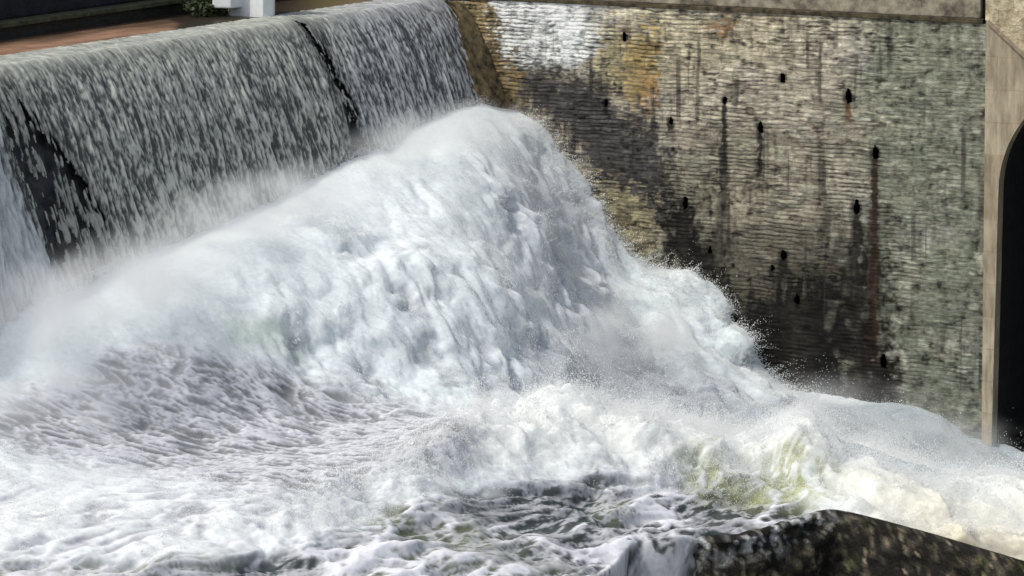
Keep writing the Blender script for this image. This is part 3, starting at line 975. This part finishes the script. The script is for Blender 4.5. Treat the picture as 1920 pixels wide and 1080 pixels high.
def joints(mat, bw, rh, dark=.55):
    nt = mat.node_tree
    b = nt.nodes['Principled BSDF']
    src_ = b.inputs['Base Color'].links[0].from_socket
    tc = nd(nt, 'ShaderNodeTexCoord')
    mp = nd(nt, 'ShaderNodeMapping')
    mp.inputs['Rotation'].default_value = (math.radians(-90), 0, 0)
    n = noise_node(nt, 2.5, 3)
    ad = nd(nt, 'ShaderNodeVectorMath', operation='MULTIPLY_ADD')
    ad.inputs[1].default_value = (.06, .06, .06)
    nt.links.new(n.outputs['Color'], ad.inputs[0])
    nt.links.new(tc.outputs['Object'], ad.inputs[2])
    nt.links.new(ad.outputs[0], mp.inputs[0])
    br_ = nd(nt, 'ShaderNodeTexBrick')
    br_.inputs['Scale'].default_value = 1
    br_.inputs['Brick Width'].default_value = bw
    br_.inputs['Row Height'].default_value = rh
    br_.inputs['Mortar Size'].default_value = .014
    br_.inputs['Mortar Smooth'].default_value = .6
    br_.inputs['Color1'].default_value = (1, 1, 1, 1)
    br_.inputs['Color2'].default_value = (.74, .72, .69, 1)
    br_.inputs['Mortar'].default_value = (dark, dark * .95, dark * .88, 1)
    nt.links.new(mp.outputs[0], br_.inputs['Vector'])
    mx = nd(nt, 'ShaderNodeMix', data_type='RGBA', blend_type='MULTIPLY')
    mx.inputs['Factor'].default_value = 1
    nt.links.new(src_, mx.inputs['A'])
    nt.links.new(br_.outputs['Color'], mx.inputs['B'])
    nt.links.new(mx.outputs['Result'], b.inputs['Base Color'])


joints(QUOIN, .9, .6, .78)
joints(STONE2, .55, .26, .7)
joints(DARKI, .5, .3)
fa = arch_plate('spandrel', STONE, 11.003, 20.0, .10, YB, .25)
adopt(fa.build('spandrel', QUOIN), br)
bar = MB()
for (xa, za), (xb, zb) in zip(arc_p[:-1], arc_p[1:]):
    k = len(bar.v)
    bar.v += [(xa, .25, za), (xb, .25, zb), (xb, 7, zb), (xa, 7, za)]
    bar.f.append((k, k + 1, k + 2, k + 3))
k = len(bar.v)
bar.v += [(10.8, 7, -9), (16.5, 7, -9), (16.5, 7, 0), (10.8, 7, 0)]
bar.f.append((k, k + 1, k + 2, k + 3))
adopt(bar.build('vault', DARKI), br)
# return of the pier towards the wall, and upper masonry in rough stone with a sloping string course
q0, q1 = ony(1852, 40, -.1), ony(1935, 118, -.1)
up_ = MB().prism([(11.0, float(q0[2]) + .02), (float(q0[0]), float(q0[2])), (float(q1[0]), float(q1[2])), (20.0, float(q1[2])), (20.0, 2.4), (11.0, 2.4)], 'y', -.10, 2.5).build('upper_masonry', STONE2, None, .012)
adopt(up_, br)
d_ = q1 - q0
L_ = np.linalg.norm(d_)
th = .035
nx, nz = -d_[2] / L_, d_[0] / L_
prof_ = [(q0[0] - nx * th, q0[2] - nz * th), (q1[0] - nx * th, q1[2] - nz * th), (q1[0] + nx * th, q1[2] + nz * th), (q0[0] + nx * th, q0[2] + nz * th)]
adopt(MB().prism(prof_, 'y', -.125, -.02).build('string_course', plain_material('brown string course', (.32, .26, .18), .9, .4, 9, .02), None, .012), br)
adopt(MB().box((10.865, .16, .093), (10.995, 2.4, 2.0)).build('joint_gap', DARKI), br)  # solid near-black strip standing in for the shade in the joint

# ------------------------------------------------------------------ dark concrete ledge in the foreground
cpts = [(1040, 1180), (1120, 1085), (1150, 1040), (1190, 1003), (1280, 1010), (1390, 1006), (1470, 985), (1560, 958), (1740, 1000), (1920, 1050), (2150, 1110)]
top = np.array([onz(a, b, -6.02) for a, b in cpts])
n1 = 200
tt = np.linspace(0, 1, n1)
cl = np.r_[0, np.cumsum(np.hypot(*(np.diff(top[:, :2], axis=0).T)))]
cl /= cl[-1]
tx_, ty_ = np.interp(tt, cl, top[:, 0]), np.interp(tt, cl, top[:, 1])
kr = np.hanning(27)[1:-1]
kr /= kr.sum()
tx_ = np.convolve(np.pad(tx_, 12, mode='edge'), kr, 'valid')
ty_ = np.convolve(np.pad(ty_, 12, mode='edge'), kr, 'valid')
spx, _, _ = survey(np.stack([tx_, ty_, np.full(n1, -6.0)], -1))
tz_ = np.interp(tt, cl, [-6.8, -6.2, -6.0, -5.96, -6.03, -6.02, -6.0, -5.98, -6.02, -6.05, -6.1]) + .03 * fbm(tt * 30, tt * 0, o=3, seed=160) * (spx < 1560)
back = np.array([-.25, .55])
toc = np.array([.45, -.75])
rows = []
for kk, (off, dz) in enumerate([(.9, -.9), (.55, -.16), (.18, -.02), (.0, .0), (-.12, -.03)] + [(-.14 - .02 * i, -.05 - .045 * i) for i in range(70)]):
    rows.append(np.stack([tx_ - toc[0] * off, ty_ - toc[1] * off, tz_ + dz], -1))
CV = np.array(rows)
cn = fbm(CV[..., 0] * 2.2, CV[..., 1] * 2.2, CV[..., 2] * 2.2, o=5, seed=161)
CN = grid_normals(CV)
CV = CV + CN * (.26 * cn + .05 * fbm(CV[..., 0] * 9, CV[..., 1] * 9, CV[..., 2] * 9, o=3, seed=164))[..., None] * np.where(np.arange(len(rows))[:, None, None] < 12, (1 - .85 * sstep(1540, 1600, spx))[None, :, None], 1) * sstep(1, 6, np.arange(len(rows)))[:, None, None]
n6 = fbm(CV[..., 0] * 7, CV[..., 1] * 7, CV[..., 2] * 5, o=4, seed=162)
n6b = fbm(CV[..., 0] * 10, CV[..., 1] * 10, CV[..., 2] * 3.5, o=4, seed=165)
ccol = mix(np.array([.012, .012, .011]), np.array([.15, .14, .11]), sstep(.0, .45, n6) * .8)
ccol = mix(ccol, np.ones_like(ccol) * np.array([.34, .31, .25]), sstep(.18, .5, n6b))
lx_, ly_, _ = survey(CV.reshape(-1, 3))
lx_, ly_ = lx_.reshape(n6.shape), ly_.reshape(n6.shape)
drip = sstep(.02, .35, n6b + .4 * n6) * sstep(1420, 1240, lx_) * sstep(1010, 1060, ly_)
ccol = mix(ccol, np.ones_like(ccol) * np.array([.55, .54, .55]), drip * .8)
mossy = sstep(.1, .4, fbm(CV[..., 0] * 3, CV[..., 1] * 3, CV[..., 2] * 3, o=3, seed=163))
ccol = mix(ccol, ccol * np.array([.8, 1.0, .55]), mossy) * np.array([.85, .80, .72])
wash = sstep(.0, .3, n6 + .5 * n6b) * sstep(1600, 1480, lx_) * (1 - sstep(4, 14, np.arange(len(rows)))[:, None])
ccol = mix(ccol, np.ones_like(ccol) * np.array([.60, .62, .64]), np.clip(wash, 0, 1) * .85)
MAT_ROCK, _, _ = tint_material('dark wet ledge', .8, .2, 30, (1, 1, 1), .4, .03, 22)
ledge = link('concrete_ledge', grid_mesh('concrete_ledge', CV, None, ccol), MAT_ROCK)
tag(ledge, 'dark wet mossy concrete ledge jutting into the river at the lower right', 'ledge')


# ------------------------------------------------------------------ spray: drops thrown off the wave and the cascade
def drops(name, P, R, mat):
    n = len(P)
    o = np.array([[1, 0, 0], [-1, 0, 0], [0, 1, 0], [0, -1, 0], [0, 0, 1], [0, 0, -1]], float)
    f = np.array([[4, 0, 2], [4, 2, 1], [4, 1, 3], [4, 3, 0], [5, 2, 0], [5, 1, 2], [5, 3, 1], [5, 0, 3]])
    Vv = (P[:, None] + o[None] * R[:, None, None]).reshape(-1, 3)
    Q = (f[None] + 6 * np.arange(n)[:, None, None]).reshape(-1, 3)
    return link(name, raw_mesh(name, Vv, Q, n=3), mat)


SPR, nts, bs = new_mat('spray')
bs.inputs['Base Color'].default_value = (.88, .90, .90, 1)
bs.inputs['Roughness'].default_value = .5
flatP = VD.reshape(-1, 3)
flatN = N0.reshape(-1, 3)
wts = (w_ridge * (.12 + sstep(.0, .35, fbm(X * 1.2, Y * 1.2, o=3, seed=170))) * (PY < ry + 25)).ravel()
wts = wts * inframe.ravel()
wts /= wts.sum()
ns = 3200
src = rng.choice(len(flatP), ns, p=wts)
Ps, Rs = [], []
for i in src:
    v0 = np.array([rng.normal(.5, .7), rng.normal(-.1, .5), abs(rng.normal(1.3, .8))])
    k = rng.integers(6, 26)
    t = np.linspace(0, rng.uniform(.08, .34), k)[:, None]
    p = flatP[i] + v0 * t + np.array([0, 0, -4.9]) * t * t + rng.normal(size=(k, 3)) * .012 * (1 + 3 * t)
    Ps.append(p)
    Rs.append(rng.uniform(.004, .012, k) * np.linspace(1.2, .55, k) * (1.6 if rng.random() < .25 else 1))
# soft fringe along the cascade against the wall and over the brow
edge = (w_cas * sstep(1.6, .0, -Y) * (X > 1.5) * (X < 7.2) + .25 * w_cas * (1 - w_toe) * sstep(.1, .4, b1 + b2)).ravel() * inframe.ravel()
edge /= edge.sum()
src = rng.choice(len(flatP), 7000, p=edge)
for i in src:
    v0 = flatN[i] * abs(rng.normal(1.0, .6)) + np.array([rng.normal(.8, .6), rng.normal(-.2, .5), rng.normal(.3, .4)])
    k = rng.integers(3, 14)
    t = np.linspace(0, rng.uniform(.02, .11), k)[:, None]
    p = flatP[i] + v0 * t + np.array([0, 0, -4.9]) * t * t + rng.normal(size=(k, 3)) * .02
    Ps.append(p)
    Rs.append(rng.uniform(.003, .009, k))
src = rng.choice(len(flatP), 700, p=edge)
for i in src:
    v0 = flatN[i] * abs(rng.normal(1.2, .7)) + np.array([rng.normal(1.2, .8), rng.normal(-.2, .6), rng.normal(.9, .7)])
    k = rng.integers(8, 30)
    t = np.linspace(.01, rng.uniform(.08, .26), k)[:, None]
    p = flatP[i] + v0 * t + np.array([0, 0, -4.9]) * t * t + rng.normal(size=(k, 3)) * .016
    Ps.append(p)
    Rs.append(rng.uniform(.004, .013, k) * np.linspace(1.3, .5, k))
fz = (w_cas * (.35 + .65 * lowr) * (1 - .5 * w_toe) * (.25 + sstep(-.1, .45, fine2 + .6 * b2)) + 1.9 * w_ridge * sstep(-40, -8, PY - ry) + .2 * w_calm + .8 * np.exp(-((PY - ty - 6) / 16) ** 2) * (PX < 905)).ravel() * inframe.ravel() * (PY.ravel() < 1000)
fz /= fz.sum()
nf = 640000
src = rng.choice(len(flatP), nf, p=fz)
hgt = rng.exponential(.045, nf) * (1 + 1.1 * w_ridge.ravel()[src]) * (.4 + 1.2 * rng.random(nf))
pf = flatP[src] + flatN[src] * hgt[:, None] + rng.normal(size=(nf, 3)) * .025 + np.array([.5, -.08, .15]) * hgt[:, None]
Ps.append(pf)
Rs.append(rng.uniform(.0025, .0068, nf) * np.where(rng.random(nf) < .03, 1.9, 1))
Ps, Rs = np.concatenate(Ps), np.concatenate(Rs)
ok = (Ps[:, 1] < -.02) & ((Ps[:, 0] < 10.9) | (Ps[:, 1] < -3.0))
spray = drops('spray', Ps[ok], Rs[ok], SPR)
tag(spray, 'white drops of spray thrown off the foaming water', 'spray', kind='stuff')


# ------------------------------------------------------------------ mist
def mist(cen, rad, rotz, dens, nscale=1.2, roty=0, label='pale mist hanging over the foot of the falling water'):
    m = bpy.data.materials.new('mist')
    m.use_nodes = True
    nt = m.node_tree
    nt.nodes.remove(nt.nodes['Principled BSDF'])
    out = nt.nodes['Material Output']
    pv = nd(nt, 'ShaderNodeVolumePrincipled')
    pv.inputs['Color'].default_value = (.99, .995, 1, 1)
    pv.inputs['Anisotropy'].default_value = .1
    tc = nd(nt, 'ShaderNodeTexCoord')
    ln = nd(nt, 'ShaderNodeVectorMath', operation='LENGTH')
    nt.links.new(tc.outputs['Object'], ln.inputs[0])
    fall_ = nd(nt, 'ShaderNodeMapRange', interpolation_type='SMOOTHSTEP')
    fall_.inputs['From Min'].default_value = 1.0
    fall_.inputs['From Max'].default_value = .15
    nt.links.new(ln.outputs['Value'], fall_.inputs['Value'])
    geo = nd(nt, 'ShaderNodeNewGeometry')
    n = nd(nt, 'ShaderNodeTexNoise')
    n.inputs['Scale'].default_value = nscale
    n.inputs['Detail'].default_value = 4
    nt.links.new(geo.outputs['Position'], n.inputs['Vector'])
    mr = nd(nt, 'ShaderNodeMapRange')
    mr.inputs['From Min'].default_value = .40
    mr.inputs['From Max'].default_value = .68
    nt.links.new(n.outputs['Fac'], mr.inputs['Value'])
    mu = nd(nt, 'ShaderNodeMath', operation='MULTIPLY')
    nt.links.new(fall_.outputs['Result'], mu.inputs[0])
    nt.links.new(mr.outputs['Result'], mu.inputs[1])
    mu2 = nd(nt, 'ShaderNodeMath', operation='MULTIPLY')
    mu2.inputs[1].default_value = dens
    nt.links.new(mu.outputs[0], mu2.inputs[0])
    nt.links.new(mu2.outputs[0], pv.inputs['Density'])
    nt.links.new(pv.outputs[0], out.inputs['Volume'])
    import bmesh
    bm = bmesh.new()
    bmesh.ops.create_icosphere(bm, subdivisions=3, radius=1)
    me = bpy.data.meshes.new('mist')
    bm.to_mesh(me)
    bm.free()
    o = link('mist', me, m)
    o.location = cen
    o.scale = rad
    o.rotation_euler = (0, roty, rotz)
    tag(o, label, 'mist', kind='stuff')
    return o


t_l = toe(60, 560)
t_m = toe(420, 415)
t_r = toe(740, 255)
mist((t_l[0] + 1.1, t_l[1] + .4, t_l[2] + .2), (1.5, 3.6, .9), 0, 1.5)
mist((t_m[0] + .7, t_m[1], t_m[2] + .2), (1.2, 4.2, .85), 0, 1.7)
mist((t_r[0] + .8, t_r[1], t_r[2] + .12), (1.3, 3.6, .6), 0, 1.1)
ml = onz(60, 740, -4.3)
mist((ml[0], ml[1], ml[2] + .2), (2.8, 3.4, 1.0), .3, .8)
mr_ = onz(1560, 800, -7.1)
mist((mr_[0], mr_[1] + .6, mr_[2] + .1), (3.4, 1.6, .75), 0, .7)
mq = onz(1760, 850, -7.6)
mist((mq[0], mq[1] + .2, mq[2] + .1), (2.4, 1.5, .65), 0, 1.1)
ms = onz(1180, 640, -5.7)
mist((ms[0], ms[1], ms[2] + .15), (1.5, 2.2, .7), 0, 1.5)

# ------------------------------------------------------------------ sky, sun, camera
SUN_DIR = np.array([-.36, -.46, .81])
SUN_DIR /= np.linalg.norm(SUN_DIR)
w = bpy.data.worlds.new('World')
scene.world = w
w.use_nodes = True
nt = w.node_tree
sky = nt.nodes.new('ShaderNodeTexSky')
sky.sky_type = 'NISHITA'
sky.sun_disc = False
sky.sun_elevation = math.asin(SUN_DIR[2])
sky.sun_rotation = math.atan2(SUN_DIR[0], SUN_DIR[1])
sky.air_density = 1.0
sky.dust_density = 3.0
bg = nt.nodes['Background']
bg.inputs['Strength'].default_value = .12
hs = nt.nodes.new('ShaderNodeHueSaturation')
hs.inputs['Saturation'].default_value = .55
nt.links.new(sky.outputs[0], hs.inputs['Color'])
nt.links.new(hs.outputs[0], bg.inputs['Color'])
sl = bpy.data.lights.new('sun', 'SUN')
sl.energy = 2.2
sl.angle = math.radians(3)
sl.color = (1, .95, .86)
so = bpy.data.objects.new('sun', sl)
COL.objects.link(so)
from mathutils import Vector, Matrix
so.rotation_euler = Vector(SUN_DIR).to_track_quat('Z', 'Y').to_euler()

cam = bpy.data.cameras.new('camera')
cam.sensor_width = 36
cam.lens = 36 * F / 1920
cam.shift_x = 0
cam.shift_y = (PPY - 540) / 1920
cam.clip_end = 2000
co = bpy.data.objects.new('camera', cam)
COL.objects.link(co)
co.matrix_world = Matrix(((RIGHT[0], UP[0], -FWD[0], CAM[0]), (RIGHT[1], UP[1], -FWD[1], CAM[1]), (RIGHT[2], UP[2], -FWD[2], CAM[2]), (0, 0, 0, 1)))
scene.camera = co
vs = scene.view_settings
vs.view_transform = 'Standard'
vs.look = 'None'
vs.exposure = 0.17
vs.gamma = 1
scene.cycles.volume_bounces = 9
scene.cycles.max_bounces = 14
scene.cycles.volume_step_rate = 1.5
scene.cycles.volume_max_steps = 128
scene.cycles.use_denoising = True
